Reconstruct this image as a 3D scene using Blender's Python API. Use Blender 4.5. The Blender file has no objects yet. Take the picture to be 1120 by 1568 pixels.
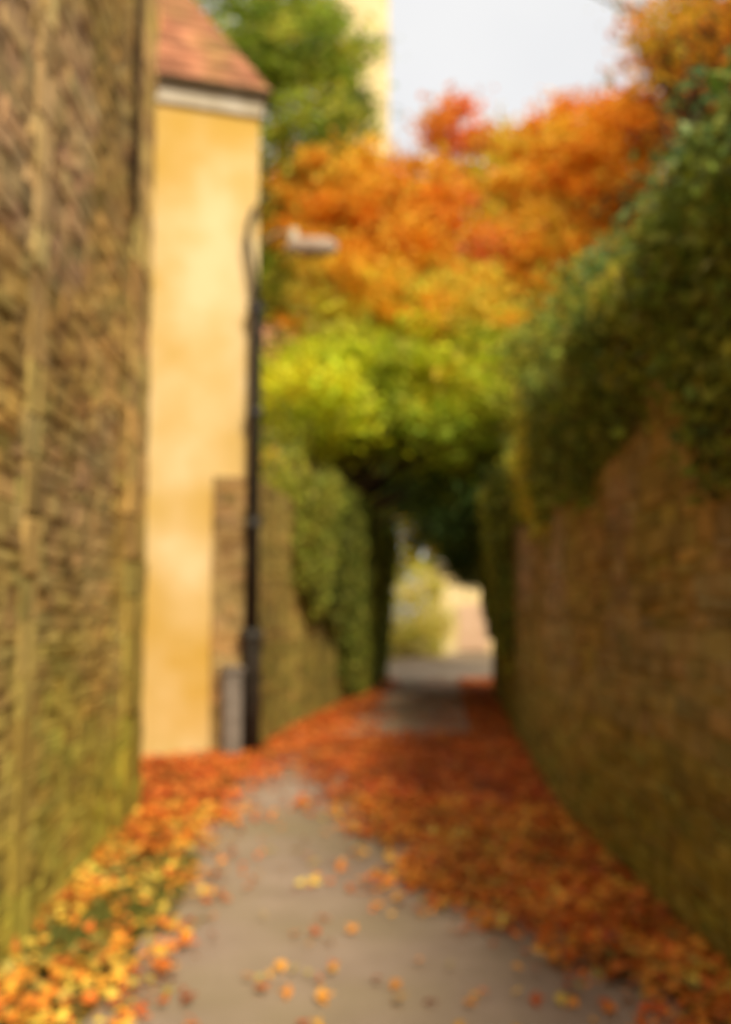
import bpy, math, random
import numpy as np
from mathutils import Vector, noise
random.seed(7); rng=np.random.default_rng(7)
S=bpy.context.scene
S.view_settings.view_transform='Standard'; S.view_settings.look='None'; S.view_settings.exposure=0

# ---------------- materials ----------------
def newmat(name):
    m=bpy.data.materials.new(name); m.use_nodes=True
    nt=m.node_tree; nt.nodes.clear()
    return m,nt,nt.nodes.new('ShaderNodeOutputMaterial')
def leafmat(name,trans=0.4):
    m,nt,o=newmat(name); N=nt.nodes; L=nt.links
    a=N.new('ShaderNodeAttribute'); a.attribute_name='Col'
    d=N.new('ShaderNodeBsdfPrincipled'); d.inputs['Roughness'].default_value=.6; d.inputs['Specular IOR Level'].default_value=.2
    t=N.new('ShaderNodeBsdfTranslucent'); x=N.new('ShaderNodeMixShader'); x.inputs[0].default_value=trans
    L.new(a.outputs['Color'],d.inputs['Base Color']); L.new(a.outputs['Color'],t.inputs['Color'])
    L.new(d.outputs[0],x.inputs[1]); L.new(t.outputs[0],x.inputs[2]); L.new(x.outputs[0],o.inputs[0]); return m
def noisemat(name,c1,c2,scale=3,rough=.9,bump=.3,bscale=30,attr=False,c3=None,s3=.7):
    m,nt,o=newmat(name); N=nt.nodes; L=nt.links
    d=N.new('ShaderNodeBsdfPrincipled'); d.inputs['Roughness'].default_value=rough; d.inputs['Specular IOR Level'].default_value=.2
    tc=N.new('ShaderNodeTexCoord')
    n=N.new('ShaderNodeTexNoise'); n.inputs['Scale'].default_value=scale; n.inputs['Detail'].default_value=4
    L.new(tc.outputs['Object'],n.inputs['Vector'])
    r=N.new('ShaderNodeValToRGB'); r.color_ramp.elements[0].position=.35; r.color_ramp.elements[1].position=.65
    r.color_ramp.elements[0].color=(*c1,1); r.color_ramp.elements[1].color=(*c2,1)
    L.new(n.outputs['Fac'],r.inputs['Fac']); col=r.outputs['Color']
    if c3:
        n3=N.new('ShaderNodeTexNoise'); n3.inputs['Scale'].default_value=s3; n3.inputs['Detail'].default_value=3
        L.new(tc.outputs['Object'],n3.inputs['Vector'])
        r3=N.new('ShaderNodeValToRGB'); r3.color_ramp.elements[0].position=.42; r3.color_ramp.elements[1].position=.68
        L.new(n3.outputs['Fac'],r3.inputs['Fac'])
        mx=N.new('ShaderNodeMixRGB'); L.new(r3.outputs['Color'],mx.inputs[0]); L.new(col,mx.inputs[1]); mx.inputs[2].default_value=(*c3,1); col=mx.outputs[0]
    if attr:
        a=N.new('ShaderNodeAttribute'); a.attribute_name='Col'
        mm=N.new('ShaderNodeMixRGB'); mm.blend_type='MULTIPLY'; mm.inputs[0].default_value=1
        L.new(col,mm.inputs[1]); L.new(a.outputs['Color'],mm.inputs[2]); col=mm.outputs[0]
    L.new(col,d.inputs['Base Color'])
    nb=N.new('ShaderNodeTexNoise'); nb.inputs['Scale'].default_value=bscale; nb.inputs['Detail'].default_value=2
    L.new(tc.outputs['Object'],nb.inputs['Vector'])
    b=N.new('ShaderNodeBump'); b.inputs['Strength'].default_value=bump; b.inputs['Distance'].default_value=.03
    L.new(nb.outputs['Fac'],b.inputs['Height']); L.new(b.outputs[0],d.inputs['Normal'])
    L.new(d.outputs[0],o.inputs[0]); return m
M_leaf=leafmat('leaf'); M_litter=leafmat('dry_leaf',.1)
M_stone=noisemat('rubble_stone',(.75,.72,.62),(1.12,1.1,1.05),5,.95,.25,40,attr=True)
M_mortar=noisemat('mortar',(.36,.24,.09),(.48,.34,.14),3,.95,.3,50)
M_render=noisemat('lime_render',(.62,.40,.11),(.80,.60,.32),.9,.92,.3,18,c3=(.60,.36,.07),s3=.6)
M_fascia=noisemat('painted_fascia',(.46,.38,.26),(.60,.52,.40),4,.7,.1,20)
M_iron=noisemat('black_iron',(.022,.018,.012),(.05,.04,.03),8,.55,.1,30)
M_grey=noisemat('grey_paint',(.17,.14,.11),(.25,.21,.17),8,.6,.1,30)
M_bark=noisemat('bark',(.06,.04,.02),(.14,.09,.05),8,.95,.8,20)
M_asph=noisemat('worn_asphalt',(.33,.245,.18),(.42,.315,.235),2.2,.9,.5,90,c3=(.32,.25,.15),s3=.9)
M_soil=noisemat('soil_grass',(.09,.08,.02),(.18,.12,.03),2,.95,.7,30)

# ---------------- mesh helpers ----------------
def empty(name,loc=(0,0,0)):
    e=bpy.data.objects.new(name,None); S.collection.objects.link(e); e.location=loc; return e
def addmesh(name,V,F,mat,parent=None,col=None,smooth=False):
    me=bpy.data.meshes.new(name); 
    if isinstance(F,np.ndarray):
        V=np.asarray(V,dtype=np.float32); nf,k=F.shape
        me.vertices.add(len(V)); me.vertices.foreach_set('co',V.ravel())
        me.loops.add(nf*k); me.loops.foreach_set('vertex_index',F.astype(np.int32).ravel())
        me.polygons.add(nf); me.polygons.foreach_set('loop_start',np.arange(0,nf*k,k,dtype=np.int32))
        me.update(calc_edges=True)
    else:
        me.from_pydata([tuple(v) for v in V],[],F); me.update()
    if col is not None:
        a=me.color_attributes.new('Col','FLOAT_COLOR','POINT')
        c=np.ones((len(V),4),dtype=np.float32); c[:,:3]=col; a.data.foreach_set('color',c.ravel())
    if mat: me.materials.append(mat)
    if smooth: me.polygons.foreach_set('use_smooth',[True]*len(me.polygons))
    me.validate()
    o=bpy.data.objects.new(name,me); S.collection.objects.link(o)
    if parent: o.parent=parent
    return o
QUAD=np.array([(-.5,0,0),(0,.32,.07),(.5,0,0),(0,-.32,.07)]); QF=np.array([(0,1,2),(0,2,3)])
def maple():
    rr=[1,.4,.8,.35,.3,.35,.8,.4]; aa=[0,.5,1.1,2.0,3.14,4.28,5.18,5.78]
    pts=[(0,0,0)]+[(r*.55*math.cos(a),r*.55*math.sin(a),.08*r*math.sin(3*a+1)) for r,a in zip(rr,aa)]
    return np.array(pts),np.array([(0,i,i%8+1) for i in range(1,9)])
MAP,MF=maple()
def leaves(name,P,size,col,mat,parent=None,up=.4,tpl=(QUAD,QF),flat=False):
    n=len(P); T,TF=tpl; k=len(T)
    nr=rng.normal(size=(n,3)); 
    if flat: nr*=.38; nr[:,2]=1
    else: nr[:,2]=np.abs(nr[:,2])+up; 
    nr/=np.linalg.norm(nr,axis=1,keepdims=True)
    t=rng.normal(size=(n,3)); t-=nr*(t*nr).sum(1,keepdims=True); t/=np.linalg.norm(t,axis=1,keepdims=True)
    b=np.cross(nr,t); s=size*rng.uniform(.6,1.3,(n,1,1))
    V=P[:,None,:]+s*(T[None,:,0:1]*t[:,None,:]+T[None,:,1:2]*b[:,None,:]+T[None,:,2:3]*nr[:,None,:])
    F=(TF[None]+(np.arange(n)*k)[:,None,None]).reshape(-1,TF.shape[1])
    print(name,n)
    return addmesh(name,V.reshape(-1,3),F,mat,parent,np.repeat(np.clip(col,0,.95),k,axis=0))
def tubes(name,paths,mat,parent,sides=7):
    V=[];F=[]
    for pts,rad in paths:
        pts=[Vector(p) for p in pts]; base=len(V)
        for i,p in enumerate(pts):
            d=(pts[min(i+1,len(pts)-1)]-pts[max(i-1,0)]).normalized()
            a=d.orthogonal().normalized() if abs(d.z)<.9 else Vector((1,0,0)); a=(a-d*a.dot(d)).normalized(); b=d.cross(a)
            for j in range(sides):
                th=math.tau*j/sides; V.append(p+rad[i]*(a*math.cos(th)+b*math.sin(th)))
        for i in range(len(pts)-1):
            for j in range(sides):
                j2=(j+1)%sides; F.append((base+i*sides+j,base+i*sides+j2,base+(i+1)*sides+j2,base+(i+1)*sides+j))
        F.append(tuple(base+(len(pts)-1)*sides+j for j in range(sides)))
    return addmesh(name,V,F,mat,parent,smooth=True)
def fbm(p,s=1,o=0): return noise.noise(Vector((p[0]*s+o,p[1]*s+o*1.7,p[2]*s-o)))
def jit(c,n,a=.35):
    c=np.tile(np.array(c,dtype=float),(n,1)); return c*rng.uniform(1-a,1+a,(n,1))*rng.uniform(.85,1.15,(n,3))
def crown_clusters(ells,thr=-.12,ns=.45):
    out=[]
    for c,r,n in ells:
        for _ in range(n):
            v=rng.normal(size=3); v/=np.linalg.norm(v); v*=rng.uniform(.25,1)**.5
            p=np.array(c)+v*np.array(r)
            if fbm(p,ns,3)>thr: out.append(p)
    return out
def foliage(name,cl,colf,per,crad,size,parent,mat=None,up=.4):
    P=[];C=[]
    for c in cl:
        n=int(per*rng.uniform(.5,1.4)); r=crad*rng.uniform(.6,1.3)
        q=rng.normal(size=(n,3))*np.array([r,r,r*.6])*.6+c
        P.append(q); C.append(jit(colf(c),n))
    return leaves(name,np.vstack(P),size,np.vstack(C),mat or M_leaf,parent,up)
def tree(name,base,fork,ells,colf,per=130,crad=.5,size=.14,r0=.25,limbs=40,thr=-.12,twigs=0,lean=0):
    e=empty(name); cl=crown_clusters(ells,thr)
    foliage('foliage',cl,colf,per,crad,size,e)
    base=Vector(base);fork=Vector(fork); paths=[]
    mid=(base+fork)/2+Vector((rng.uniform(-.2,.2),rng.uniform(-.2,.2),0))
    paths.append(([base,base+(mid-base)*.1,mid,fork],[r0*1.5,r0*1.1,r0*.85,r0*.6]))
    idx=rng.choice(len(cl),min(limbs,len(cl)),replace=False)
    for i in idx:
        q=Vector(cl[i]); st=fork.lerp(mid,rng.uniform(0,.5)); m=st.lerp(q,.5)+Vector(rng.normal(size=3)*.3); m.z+=.3
        paths.append(([st,st.lerp(m,.5)+Vector(rng.normal(size=3)*.1),m,q],[r0*.4,r0*.28,r0*.17,.012]))
        for _ in range(twigs):
            a=m.lerp(q,rng.uniform(0,.8)); bb=a+Vector(rng.normal(size=3)*.7); bb.z+=.4
            paths.append(([a,(a+bb)/2+Vector(rng.normal(size=3)*.1),bb],[.03,.018,.006]))
    tubes('trunk_and_limbs',paths,M_bark,e); return e

def box(name,x0,x1,y0,y1,z0,z1,mat,parent=None):
    V=[(x,y,z) for z in(z0,z1) for x,y in((x0,y0),(x1,y0),(x1,y1),(x0,y1))]
    return addmesh(name,V,[(0,3,2,1),(4,5,6,7),(0,1,5,4),(1,2,6,5),(2,3,7,6),(3,0,4,7)],mat,parent)
# rubble wall made from individual stones
def stones(name,pts,H,side,colf,parent,row=(.07,.15),ln=(.10,.34),prot=.016,z0=0):
    V=[];F=[];C=[]
    segs=[]; L=0
    for a,b in zip(pts[:-1],pts[1:]):
        a=Vector((*a,0));b=Vector((*b,0)); segs.append((L,a,b,(b-a).length)); L+=(b-a).length
    def at(s):
        for l,a,b,n in segs:
            if s<=l+n or (l,a,b,n)==segs[-1]:
                d=(b-a).normalized(); return a+d*(s-l),d
    z=z0
    while z<H:
        h=rng.uniform(*row); s=-rng.uniform(0,.2)
        while s<L:
            l=rng.uniform(*ln); s1=min(s+l,L); s0=max(s,0)
            if s1-s0>.05:
                p,d=at(s0);p2,_=at(s1); d=(p2-p).normalized(); nrm=Vector((d.y,-d.x,0))*side
                g=.003; pr=rng.uniform(0,prot); c=np.array(colf((p+p2)/2+Vector((0,0,z)),s0,z))*rng.uniform(.72,1.28)*rng.uniform(.92,1.08,3)
                w0=.012*math.sin(s0*2.1+z*3); w1=.012*math.sin(s1*2.1+z*3)
                base=len(V)
                for dep,ins in((-.06,0),(pr*.5,0),(pr+.005,.014)):
                    for (q,zz,sg,sz) in((p,z+w0,1,1),(p2,z+w1,-1,1),(p2,z+h+w1,-1,-1),(p,z+h+w0,1,-1)):
                        v=q+d*(sg*(g+ins))+Vector((0,0,zz+sz*(g+ins)))+nrm*dep+Vector(rng.normal(size=3)*.006); V.append(v); C.append(c)
                for r in(0,4):
                    for j in range(4):
                        k=(j+1)%4; F.append((base+r+j,base+r+k,base+r+4+k,base+r+4+j))
                F.append((base+8,base+9,base+10,base+11))
            s+=l
        z+=h
    return addmesh(name,V,F,M_stone,parent,np.array(C))
def backing(name,pts,H,side,th,parent,z0=-.1):
    V=[];F=[];n=len(pts)
    for i,(x,y) in enumerate(pts):
        a=Vector(pts[max(i-1,0)]);b=Vector(pts[min(i+1,n-1)]); d=(b-a).normalized(); nr=Vector((d.y,-d.x))*side
        for off in(-.002,-th):
            for z in(z0,H): V.append((x+nr.x*off,y+nr.y*off,z))
    for i in range(n-1):
        a=i*4;b=a+4
        for p,q in((0,1),(1,3),(3,2),(2,0)): F.append((a+p,a+q,b+q,b+p))
    F.append((0,1,3,2));e=(n-1)*4;F.append((e,e+1,e+3,e+2))
    return addmesh(name,V,F,M_mortar,parent)
def pick(l): return np.array(l[rng.integers(len(l))])

# ---------------- ground ----------------
addmesh('ground',[(-150,-40,-.02),(150,-40,-.02),(150,300,-.02),(-150,300,-.02)],[(0,1,2,3)],M_soil)
def lerpx(y,t):
    for (y0,x0),(y1,x1) in zip(t[:-1],t[1:]):
        if y<=y1: return x0+(x1-x0)*max(0,(y-y0))/(y1-y0)
    return t[-1][1]
LW=[(-3,-1.55),(4.4,-1.63),(8.3,-1.85),(8.4,-2.7),(10.7,-2.9),(11.5,-1.7),(11.8,-1.3),(14,-1.1),(18,-.4),(24,.3),(31,.6)]
RW=[(-3,1.55),(5,1.6),(8,1.58),(11.6,1.83),(20.5,2.6),(24,3.2),(31,4.5)]
PL=[(-3,-1.1),(5.3,-1.1),(7.9,-1.25),(11,-1.2),(14,-.9),(18,-.2),(24,.4),(30,.5),(40,.5)]
PR=[(-3,1.3),(5,1.3),(8,1.3),(11.6,1.6),(20.5,2.4),(24,3.4),(30,5),(40,8)]
V=[];F=[]
ys=np.linspace(-3,39.8,150)
for i,y in enumerate(ys):
    for j in range(9):
        t=j/8; xl=lerpx(y,PL)+.06*fbm((0,y,0),1.2); xr=lerpx(y,PR)+.06*fbm((5,y,0),1.2)
        V.append((xl+(xr-xl)*t,y,.0+.03*math.sin(math.pi*t)+.008*fbm((t*3,y,0),1)))
for i in range(len(ys)-1):
    for j in range(8): a=i*9+j; F.append((a,a+1,a+10,a+9))
addmesh('lane_path',V,F,M_asph,smooth=True)

def litter():
    P=[];C=[]
    OR=[(.85,.25,.03),(.80,.18,.02),(.62,.12,.02),(.90,.34,.04),(.90,.42,.06),(.48,.10,.02)]
    YE=[(.88,.44,.05),(.92,.34,.04),(.78,.54,.08),(.85,.26,.03),(.7,.18,.03),(.5,.38,.08)]
    sg=lambda v:1/(1+math.exp(-max(-30,min(30,v))))
    for _ in range(340000):
        y=2.2+rng.random()**1.25*22; xl=lerpx(y,LW);xr=lerpx(y,RW); x=rng.uniform(xl,xr)
        nz=fbm((x,y,0),1.1)*.3+fbm((x,y,9),3)*.3+fbm((x,y,2),7)*.15
        ledge=lerpx(y,[(2,-1.1),(4.3,-1.0),(5.3,-1.02),(7.9,-1.15),(9,-1.1),(10.5,-.75),(13,-.2),(24,.5)])
        redge=lerpx(y,[(2,1.7),(4,1.25),(4.6,1.0),(5.3,.66),(6.3,.30),(7.9,-.05),(9.5,-.35),(10.8,-.65),(13,.0),(15,.4),(24,1.8)])
        a=sg((ledge+nz-x)*10)
        dl=.55 if y>5.5 else .38
        if fbm((x,y,4),1.6)>.08 and y<7.5 : dl*=.35
        b=sg((x-redge-nz)*10)*(.9 if y<12 else .5)
        if y<4.4 and x>.9: b*=.6
        d=max(a*dl,b)
        if y>10.5 and y<13 : d=max(d,.5)
        if y>13.2 and .1+.08*(y-13)<x<1.35+.08*(y-13): d=min(d,.08)
        d=max(d,.014)
        if rng.random()>d*.29: continue
        pal=YE if (x<-.9 and y<7.0) or (y<8 and rng.random()<.15+.4*(fbm((x,y,7),1.5)>.18)) else OR
        c=pick(pal)*(1+.7*fbm((x,y,11),2.2))
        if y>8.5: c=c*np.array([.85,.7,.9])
        P.append((x,y,.02+rng.random()**2*.05*(d>.1)+.01+.03*max(0,1-((x)/1.3)**2)*(y<12))); C.append(c*rng.uniform(.75,1.2))
    return np.array(P),np.array(C)
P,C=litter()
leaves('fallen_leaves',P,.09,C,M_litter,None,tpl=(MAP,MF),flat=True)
n=22000; y=rng.uniform(2.2,8.2,n); x=np.array([lerpx(v,LW) for v in y])+rng.random(n)**1.1*.68
k=np.array([fbm((a,b,4),1.6)>-.05 for a,b in zip(x,y)]); x=x[k];y=y[k]
V=np.zeros((len(x),3,3)); a=rng.uniform(0,6.28,len(x)); w=.006; h=rng.uniform(.02,.06,len(x))
V[:,0]=np.c_[x-w*np.cos(a),y-w*np.sin(a),0*x-.01]; V[:,1]=np.c_[x+w*np.cos(a),y+w*np.sin(a),0*x-.01]
V[:,2]=np.c_[x+rng.normal(size=len(x))*.03,y+rng.normal(size=len(x))*.03,h]
addmesh('grass_verge',V.reshape(-1,3),np.arange(len(x)*3).reshape(-1,3),M_leaf,None,np.repeat(jit((.24,.24,.05),len(x)),3,axis=0))

# ---------------- near stone building (left) ----------------
e=empty('stone_building')
def colL(p,s,z):
    f=fbm(p,.5,1); g=fbm(p,.9,8)
    c=np.array((.43,.265,.08))*(1+.45*f)
    m=min(1,max(0,(g+.05)*4)); c=c*(1-.55*m)+np.array((.40,.26,.16))*.55*m
    if 4.7<p.y<5.05: c=c*.6+np.array((.50,.36,.15))*.4
    if p.y>7.45: c=np.array((.52,.33,.11))
    if z<2.7: 
        t=(2.7-z)/2.7*(.85+.9*max(0,fbm(p,.9,5)+.2)); t=min(t,1); c=c*(1-t)+np.array((.36,.30,.04))*t
    return c
pl=[(-1.55,-3),(-1.63,4.4),(-1.81,7.45)]
stones('rubble_facing',pl,8.6,1,colL,e)
q=[(-1.79,7.45),(-1.84,8.3)]
stones('quoins',q,8.6,1,colL,e,row=(.24,.34),ln=(.3,.55),prot=.015)
stones('end_facing',[(-1.84,8.3),(-6,8.3)],8.6,1,colL,e)
stones('pilaster',[(-1.624,4.72),(-1.639,4.98)],8.6,1,colL,e,row=(.2,.3),ln=(.26,.27),prot=.006)
backing('wall_core',[(-1.56,-3),(-1.64,4.4),(-1.85,8.29)],8.6,1,4.2,e)
box('gutter',-1.95,-1.66,-3,8.45,8.6,8.75,M_iron,e)
addmesh('roof',[(-1.6,-3.2,8.76),(-1.6,8.5,8.76),(-4,8.5,11),(-4,-3.2,11),(-6.4,8.5,8.76),(-6.4,-3.2,8.76)],[(0,1,2,3),(3,2,4,5),(1,4,2)],M_bark,e)
tubes('recess_strip',[([(-1.76,7.3,8.6),(-1.76,7.3,4.6)],[.035,.035])],M_bark,e)  # added dark tube standing in for a dark vertical recess in the wall

# ---------------- rendered cottage ----------------
h=empty('rendered_cottage')
Cn=Vector((-1.3,11.7,0)); U=Vector((-.949,-.316,0)); W=Vector((-.316,.949,0))
def hp(u,w,z): return Cn+U*u+W*w+Vector((0,0,z))
def hbox(name,u0,u1,w0,w1,z0,z1,mat,parent,seg=1):
    V=[hp(u,w,z) for z in(z0,z1) for u,w in((u0,w0),(u1,w0),(u1,w1),(u0,w1))]
    return addmesh(name,V,[(0,3,2,1),(4,5,6,7),(0,1,5,4),(1,2,6,5),(2,3,7,6),(3,0,4,7)],mat,parent)
hbox('walls',0,6,0,6,-.1,7.66,M_render,h)
hbox('fascia',-.03,6.03,-.05,6.05,7.66,7.86,M_fascia,h)
hbox('soffit_board',-.06,6.08,-.10,6.10,7.865,7.91,M_fascia,h)
M_tile=noisemat('clay_tile',(.36,.14,.07),(.48,.21,.11),5,.85,.5,25,attr=True,c3=(.34,.2,.07),s3=1.2)
V=[];F=[];C=[]; cen=Vector((3,3)); nC=36; E0=3.13; RZ=5.6
for k in range(nC):
    t0=k/nC;t1=(k+1)/nC; e0=E0*(1-t0); e1=E0*(1-t1); z0=7.93+RZ*t0;z1=7.93+RZ*t1
    for s in range(4):
        A=[(-1,-1),(1,-1),(1,1),(-1,1)]; a=A[s];b=A[(s+1)%4]; m=max(1,int(2*e0/.22))
        for j in range(m):
            f0=j/m;f1=(j+1)/m; lift=.03+rng.uniform(0,.02)
            def P_(f,e,z): return hp(cen.x+e*(a[0]+(b[0]-a[0])*f),cen.y+e*(a[1]+(b[1]-a[1])*f),z)
            bs=len(V); V+= [P_(f0,e0,z0+lift),P_(f1,e0,z0+lift),P_(f1,e1,z1+.005),P_(f0,e1,z1+.005),P_(f0,e0,z0-.01),P_(f1,e0,z0-.01)]
            F+=[(bs,bs+1,bs+2,bs+3),(bs,bs+4,bs+5,bs+1)]
            cc=rng.uniform(.6,1.25); C+=[(cc,cc*.97,cc*.95)]*6
addmesh('tiled_roof',V,F,M_tile,h,np.array(C))
tubes('gutter',[([hp(-.12,-.14,7.93),hp(6.1,-.14,7.93)],[.035,.035])],M_bark,h)
hbox('window_frame',-.03,.02,2.2,3.2,4.6,5.9,M_fascia,h); hbox('window_glass',-.04,-.031,2.3,3.1,4.7,5.8,M_iron,h)

# drainpipe
dp=empty('drainpipe')
def dq(du,dw,z): return hp(.0+du,-.17+dw,z)
tubes('swan_neck',[([dq(-.05,.1,6.66),dq(.0,.02,6.55),dq(.10,0,6.4),dq(.16,0,6.2),dq(.16,0,6.0),dq(.11,0,5.75),dq(.07,0,5.5),dq(.05,0,5.2)],[.028,.03,.034,.034,.034,.036,.04,.05])],M_iron,dp,10)
tubes('shaft',[([dq(.05,0,5.25),dq(.06,0,1.35)],[.065,.08])],M_iron,dp,12)
tubes('lower_shaft',[([dq(.06,0,1.35),dq(.06,0,-.02)],[.11,.11])],M_iron,dp,12)
tubes('collars',[([dq(.06,0,z),dq(.06,0,z+.1)],[.10 if z>1.4 else .14]*2) for z in(5.15,3.9,2.6,1.32)],M_iron,dp,12)
uc=empty('utility_cabinet')
hbox('body',.20,.40,-.32,-.14,.0,.95,M_grey,uc); hbox('lid',.18,.42,-.35,-.13,.952,1.0,M_grey,uc); hbox('door',.22,.38,-.332,-.3205,.08,.88,M_grey,uc)

# street lamp fixed on the corner
sl=empty('street_lamp')
b0=Vector((-1.26,11.75,6.1))
tubes('bracket_arm',[([b0,b0+Vector((.2,-.05,.10)),b0+Vector((.36,-.1,.08))],[.025,.022,.02])],M_grey,sl,8)
M_lamp=noisemat('lamp_housing',(.33,.23,.16),(.43,.32,.23),6,.6,.05,20)
V=[];F=[];prof=[(0,.03,.03),(.04,.09,.10),(.25,.12,.14),(.5,.11,.13),(.6,.06,.08),(.63,.01,.01)]
for k,(x,w,hh) in enumerate(prof):
    for j in range(12):
        th=math.tau*j/12; z=math.sin(th)*hh*(1.0 if math.sin(th)>0 else .7); V.append((-.96+x,11.65+math.cos(th)*w,5.99+z))
for k in range(len(prof)-1):
    for j in range(12): F.append((k*12+j,k*12+(j+1)%12,(k+1)*12+(j+1)%12,(k+1)*12+j))
F+= [tuple(range(12)),tuple(range(60,72))]
addmesh('lamp_head',V,F,M_lamp,sl,smooth=True)
tubes('photocell',[([(-.87,11.65,6.08),(-.87,11.65,6.22)],[.06,.05])],M_fascia,sl,10)

# ---------------- left boundary wall ----------------
lw=empty('boundary_wall')
def colB(p,s,z):
    f=fbm(p,.6,2); c=np.array((.30,.21,.055))*(1+.5*f)
    if fbm((p.x*2,p.y*2,0),1,3)>.15: c=c*1.35
    if z<1.2: c=c*.6+np.array((.22,.19,.03))*.4
    return c
pl=[(-1.26,11.95),(-1.05,14),(-.4,18),(.3,24)]
stones('rubble_facing',pl,3.2,1,colB,lw); backing('wall_core',pl,3.2,1,.4,lw)
pr=[tuple(hp(.50,-.06,0))[:2],tuple(hp(-.03,-.06,0))[:2],tuple(hp(-.03,.2,0))[:2]]
sp=empty('stone_pier')
def colP(p,s,z): return np.array((.32,.20,.08))*(1+.4*fbm(p,.8,3))
stones('rubble_facing',pr,3.1,1,colP,sp,prot=.012); backing('core',pr,3.08,1,.045,sp)

# ---------------- right wall ----------------
rw=empty('garden_wall')
def colR(p,s,z):
    f=fbm(p,.6,4); c=np.array((.31,.215,.075))*(1+.5*f)
    if fbm(p,.7,12)>-.05 and z>.9: c=c*.4+np.array((.38,.28,.19))*.6
    t=0
    if z<1.7: t=min(1,(1.7-z)/1.7*.9+.1)
    t=min(1,max(t,(z-2.2)*.8,2.2*max(0,fbm(p,.9,17)-.08)))
    c=c*(1-t)+np.array((.25,.22,.04))*t
    return c
plr=[(1.55,-3),(1.6,5),(1.58,8),(1.83,11.6),(2.6,20.5)]
stones('rubble_facing',plr,2.85,-1,colR,rw); backing('wall_core',plr,2.85,-1,.45,rw)
stones('coping',plr,3.0,-1,colR,rw,row=(.13,.14),ln=(.3,.5),prot=.03,z0=2.86)
stones('end_facing',[(2.6,20.5),(3.1,20.5)],2.85,-1,colR,rw)

# ---------------- far end of the lane ----------------
ew=empty('sunlit_wall')
M_cream=noisemat('cream_stone',(.72,.53,.24),(.82,.66,.38),1.5,.9,.3,12)
box('wall',2.9,12,40,40.4,-.1,3.6,M_cream,ew); box('coping',2.8,12.1,39.9,40.5,3.602,3.75,M_fascia,ew)
g=empty('wooden_gate')
M_gate=noisemat('faded_wood',(.62,.40,.26),(.72,.50,.34),6,.8,.2,30)
for i in range(7): box(f'board_{i}',3.7+.17*i,3.855+.17*i,39.9,39.94,.12,1.9+.08*math.sin(i/6*math.pi),M_gate,g)
box('rail_low',3.68,4.9,39.942,39.97,.4,.52,M_gate,g); box('rail_high',3.68,4.9,39.942,39.97,1.4,1.52,M_gate,g)
def shrub(name,ells,colf,per,crad,size,thr=-.3):
    e=empty(name); cl=crown_clusters(ells,thr); foliage('foliage',cl,colf,per,crad,size,e)
    c=ells[0][0]; paths=[]
    for i in rng.choice(len(cl),min(25,len(cl)),replace=False):
        q=Vector(cl[i]); b=Vector((c[0],c[1],0)); m=b.lerp(q,.5)+Vector(rng.normal(size=3)*.1); paths.append(([b,m,q],[.05,.03,.008]))
    tubes('stems',paths,M_bark,e,5); return e
shrub('hedge',[((1.5,36.5,1.2),(1.5,2.0,1.6),120),((2.3,37.5,1.8),(.8,1,1.9),50)],lambda p:pick([(.72,.62,.12),(.8,.68,.28),(.55,.5,.08)]),110,.4,.11)

hs=empty('stone_house')
box('tower_walls',-1.9,1.3,52,56,-.1,37,M_cream,hs)
for z in(18,26,33): box(f'string_course_{z}',-2.0,1.4,51.9,56.1,z,z+.3,M_fascia,hs)
for z in(21,28): 
    box(f'window_{z}',-.8,.1,51.93,51.99,z,z+2.2,M_iron,hs); box(f'sill_{z}',-1.0,.3,51.8,51.99,z-.25,z-.003,M_fascia,hs)
box('lower_wing',-9,-1.91,50,57,-.1,14,noisemat('pinkish_stone',(.33,.22,.14),(.42,.3,.2),2,.9,.3,14),hs)
addmesh('wing_roof',[(-9.2,49.8,14),(-1.91,49.8,14),(-1.91,57.2,14),(-9.2,57.2,14),(-9.2,53.5,18),(-1.91,53.5,18)],[(0,1,5,4),(3,4,5,2),(0,4,3),(1,2,5)],M_tile,hs,np.ones((6,3)))

# ---------------- trees ----------------
def c_maple(p):
    f=fbm(p,.5,6)
    xs=p[0]/p[1]*22
    if 2.0<xs<3.1 and f>-.15 and p[2]>8.6: return pick([(.95,.26,.08),(.95,.32,.10),(.95,.38,.05)])
    if p[2]>12.6: return pick([(.95,.30,.10),(.95,.36,.06),(.95,.42,.05)])
    if p[2]>8.8: return pick([(.95,.40,.03),(.95,.36,.03),(.95,.48,.05),(.95,.56,.06)]) if f>-.3 else pick([(.7,.6,.06),(.95,.52,.05)])
    if f>.18: return pick([(.6,.56,.06),(.75,.56,.06),(.95,.42,.03)])
    return pick([(.95,.44,.03),(.95,.52,.05),(.85,.56,.06),(.95,.36,.03),(.7,.58,.07)])
tree('maple_tree',(4.6,24,0),(3.2,23,6.5),[((2.6,22,10.4),(3.9,2.2,2.15),400),((-.4,21.5,10.1),(1.9,1.8,1.9),180),((6.0,22,10.9),(3.2,2.2,2.6),320),((2.3,20.5,8.3),(4.4,1.8,1.7),250),((1.9,22,12.6),(.5,.6,.9),16),((7.8,20,12.6),(2.0,1.5,2.0),150)],c_maple,per=100,crad=.45,size=.175,r0=.28,limbs=60,thr=-.4)
def c_yg(p):
    f=fbm(p,.55,2)
    if p[0]<1.0 and p[2]<6.6 and f>-.25: return pick([(.78,.80,.03),(.70,.75,.03),(.88,.78,.04),(.55,.6,.04)])
    if p[2]>6.3: return pick([(.9,.54,.05),(.65,.56,.06),(.95,.44,.03),(.6,.58,.06),(.8,.7,.05)])
    if f>-.02: return pick([(.62,.66,.04),(.72,.72,.05),(.8,.6,.05)])
    return pick([(.34,.42,.03),(.45,.5,.04),(.52,.54,.05)])
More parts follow.
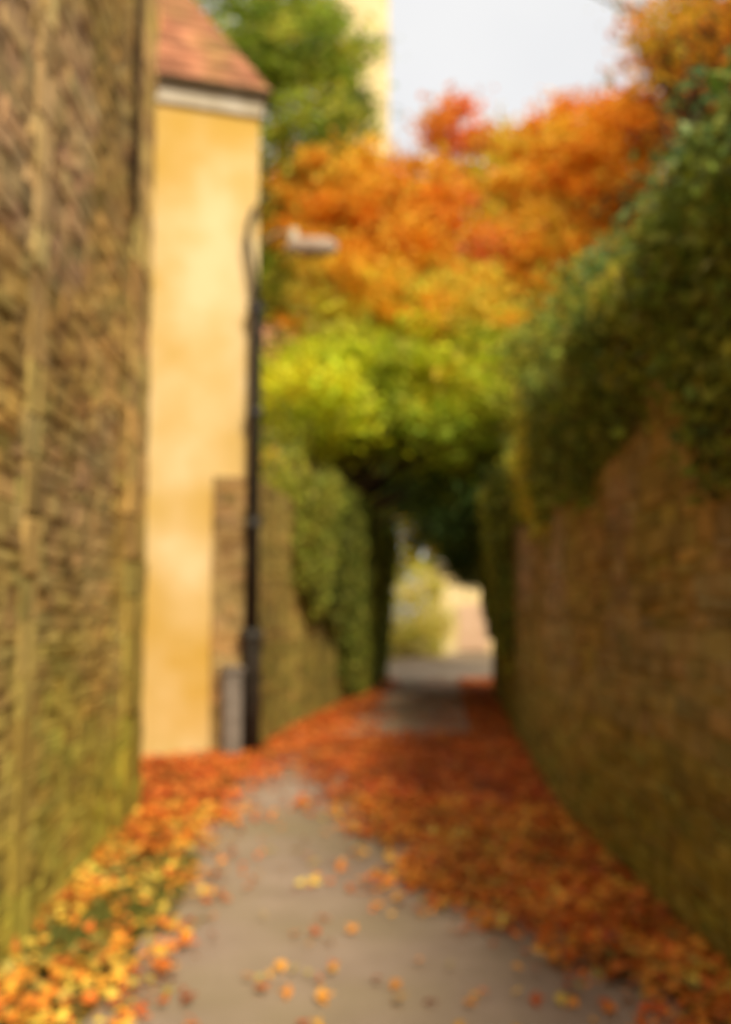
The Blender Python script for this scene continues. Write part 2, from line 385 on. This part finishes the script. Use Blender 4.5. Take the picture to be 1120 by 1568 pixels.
tree('hazel_tree',(-1.4,19.5,0),(-.9,19,3.5),[((-.3,17.5,5.4),(1.7,1.8,1.3),190),((1.7,18,6.3),(2.4,1.6,1.5),200),((3.2,17.5,5.3),(1.8,1.8,1.5),160),((1.6,17.6,5.0),(1.7,1.5,1.0),90),((0,18.5,7.6),(1.8,1.4,.9),80),((-1.0,15.5,4.6),(.9,1.4,.9),60)],c_yg,per=112,crad=.4,size=.14,r0=.2,limbs=45)
def c_green(p): return pick([(.28,.36,.04),(.42,.48,.05),(.6,.58,.08),(.2,.27,.04)])
tree('lime_tree',(-3.4,23,0),(-3,23,8),[((-1.5,22,13.6),(1.9,2,2.6),140),((-3.3,22,15.4),(2.6,2,2.3),120),((-2.1,22,10.4),(1.1,1.6,2.6),100)],c_green,per=115,crad=.5,size=.17,r0=.3,limbs=30,thr=-.35)
DK=[(.08,.18,.045),(.12,.24,.06),(.17,.28,.05),(.05,.10,.03),(.26,.36,.12)]
def c_dark(p):
    if p[2]<3.7 and fbm(p,1.2,6)>.0: return pick([(.42,.36,.05),(.3,.3,.05),(.24,.26,.04)])
    return pick(DK)
def c_dark2(p):
    f=fbm(p,.8,3)
    return pick([(.6,.52,.05),(.5,.44,.05),(.4,.38,.05)]) if f>.18 else pick([(.2,.26,.04),(.28,.31,.05),(.34,.36,.05),(.14,.18,.03)])
tree('holly_tree',(2.7,8,0),(2.8,8,3.2),[((2.95,7.6,4.15),(.95,2.0,1.15),200),((2.55,4.8,3.5),(.85,1.6,.8),150)],c_dark,per=160,crad=.32,size=.08,r0=.15,limbs=30,thr=-.2)
tree('hawthorn_tree',(3.2,13,0),(3.2,13,3),[((3.0,12,4.4),(1.1,2.0,1.2),150),((4.0,13.5,5.4),(1.3,1.8,1.2),110)],c_dark2,per=130,crad=.38,size=.11,r0=.14,limbs=30)
YW=[(.13,.22,.05),(.20,.30,.06),(.28,.35,.05),(.10,.16,.04)]
tree('yew_tree',(3.4,22,0),(3,22,2.8),[((2.2,18.5,3.7),(1.2,2,.9),110),((1.7,22.5,4.3),(1.5,1.2,1.3),150),((2.5,21.5,3.0),(.8,.9,.85),90),((3.1,16.5,3.9),(1.1,2,.9),70)],lambda p:pick(YW),per=140,crad=.36,size=.1,r0=.16,limbs=25,thr=-.5)
tree('cherry_tree',(8.2,18,0),(7.4,18,8),[((4.6,17,12.2),(2.2,1.2,1.2),30),((6.4,17,12.0),(1.6,1.3,1.8),100)],lambda p:pick([(.95,.42,.03),(.95,.5,.04),(.9,.3,.04),(.6,.5,.05)]),per=44,crad=.5,size=.15,r0=.26,limbs=60,twigs=5)
dist=empty('distant_trees')
cl=[]
for _ in range(520):
    cl.append(np.array((rng.uniform(-14,24),rng.uniform(43,48),rng.uniform(3.5,15))))
for _ in range(150): cl.append(np.array((rng.uniform(-1,8),rng.uniform(42,43.5),rng.uniform(3.2,9))))
for _ in range(240): cl.append(np.array((rng.choice([rng.uniform(-9,.3),rng.uniform(6.5,18)]),rng.uniform(30,36),rng.uniform(0,7))))
foliage('foliage',cl,lambda p:pick([(.5,.46,.05),(.38,.42,.05),(.8,.45,.04),(.26,.3,.04)]),75,1.2,.33,dist)
tubes('trunks',[([(x,45,0),(x+.3,45,6),(x,45.5,12)],[.25,.2,.08]) for x in np.linspace(-13,22,12)],M_bark,dist)

# ---------------- ivy ----------------
def ivy(name,pts,z0f,z1,side,dens,colf,size=.07,thick=.25,strands=60,parent=None):
    e=empty(name); P=[];C=[];paths=[]
    segs=[(Vector(a),Vector(b)) for a,b in zip(pts[:-1],pts[1:])]; Ls=[(b-a).length for a,b in segs]
    for _ in range(strands):
        i=rng.choice(len(segs),p=np.array(Ls)/sum(Ls)); a,b=segs[i]; t=rng.random(); d=(b-a).normalized(); nr=Vector((d.y,-d.x))*side
        p=a.lerp(b,t); zt=z1+rng.uniform(-.1,.4); zb=min(z0f(p)+rng.uniform(-.3,.3),zt-.2); off=rng.uniform(.05,thick)
        n=int(dens*max(.2,(zt-zb))); tt=rng.random(n)
        w=.16
        q=np.zeros((n,3)); lat=rng.normal(size=n)*w; o=off*(.35+.65*tt)+rng.normal(size=n)*.05
        q[:,0]=p.x+d.x*lat+nr.x*o; q[:,1]=p.y+d.y*lat+nr.y*o; q[:,2]=zb+(zt-zb)*tt
        P.append(q); C.append(jit(colf((p.x,p.y,0)),n,.5))
        m=p+nr*off*.5; paths.append(([(m.x,m.y,zb),(m.x+rng.normal()*.03,m.y,(zb+zt)/2),(m.x,m.y,zt)],[.006,.012,.018]))
    leaves('leaves',np.vstack(P),size,np.vstack(C),M_leaf,e,up=-.1); tubes('stems',paths,M_bark,e,5)
def c_ivyL(p):
    return pick([(.42,.42,.06),(.36,.36,.05)]) if fbm(p,1.3,4)>.12 else pick([(.18,.20,.03),(.23,.25,.035),(.13,.14,.02)])
ivy('ivy',[(-1.0,14.0),(-.4,18),(.3,24)],lambda p:max(.2,2.1-(p.y-14)*.35)+fbm((p.x,p.y,0),.9,1)*.9,3.3,1,215,c_ivyL,.095,.5,150)
ivy('ivy',[(1.6,3),(1.6,5),(1.58,8),(1.83,11.6)],lambda p:2.85+.8*fbm((p.x,p.y,0),1.1,1),3.3,-1,270,c_dark2,.075,.2,110)
ivy('ivy',[(1.95,13),(2.6,20.5)],lambda p:1.4+.8*fbm((p.x,p.y,0),1.1,1),3.3,-1,230,c_dark2,.095,.3,75)

# ---------------- light ----------------
w=bpy.data.worlds.new('World'); S.world=w; w.use_nodes=True; nt=w.node_tree; bg=nt.nodes['Background']
sky=nt.nodes.new('ShaderNodeTexSky'); sky.sky_type='NISHITA'; sky.sun_disc=False; sky.sun_elevation=math.radians(44); sky.sun_rotation=math.radians(156)
sky.dust_density=3
mx=nt.nodes.new('ShaderNodeMixRGB'); mx.inputs[2].default_value=(7.3,7.2,7.05,1)
nz=nt.nodes.new('ShaderNodeTexNoise'); nz.inputs['Scale'].default_value=3; nz.inputs['Detail'].default_value=5
tc=nt.nodes.new('ShaderNodeTexCoord'); nt.links.new(tc.outputs['Generated'],nz.inputs['Vector'])
mr=nt.nodes.new('ShaderNodeMapRange'); mr.inputs['To Min'].default_value=.65; mr.inputs['To Max'].default_value=1
nt.links.new(nz.outputs['Fac'],mr.inputs['Value']); nt.links.new(mr.outputs[0],mx.inputs[0])
nt.links.new(sky.outputs[0],mx.inputs[1]); nt.links.new(mx.outputs[0],bg.inputs['Color']); bg.inputs['Strength'].default_value=.14
sd=bpy.data.lights.new('sun','SUN'); sd.energy=4.6; sd.angle=math.radians(14); sd.color=(1,.9,.7)
so=bpy.data.objects.new('sun',sd); S.collection.objects.link(so)
az=math.radians(156); el=math.radians(44)
dv=Vector((math.sin(az)*math.cos(el),math.cos(az)*math.cos(el),math.sin(el)))
so.rotation_euler=dv.to_track_quat('Z','Y').to_euler()

# ---------------- camera ----------------
cd=bpy.data.cameras.new('camera'); cam=bpy.data.objects.new('camera',cd); S.collection.objects.link(cam); S.camera=cam
cam.location=(0,0,1.6); cam.rotation_euler=(math.radians(90+5.8),0,0)
cd.sensor_width=36; cd.lens=35; cd.clip_end=1000
cd.dof.use_dof=True; cd.dof.focus_distance=.8; cd.dof.aperture_fstop=2.8
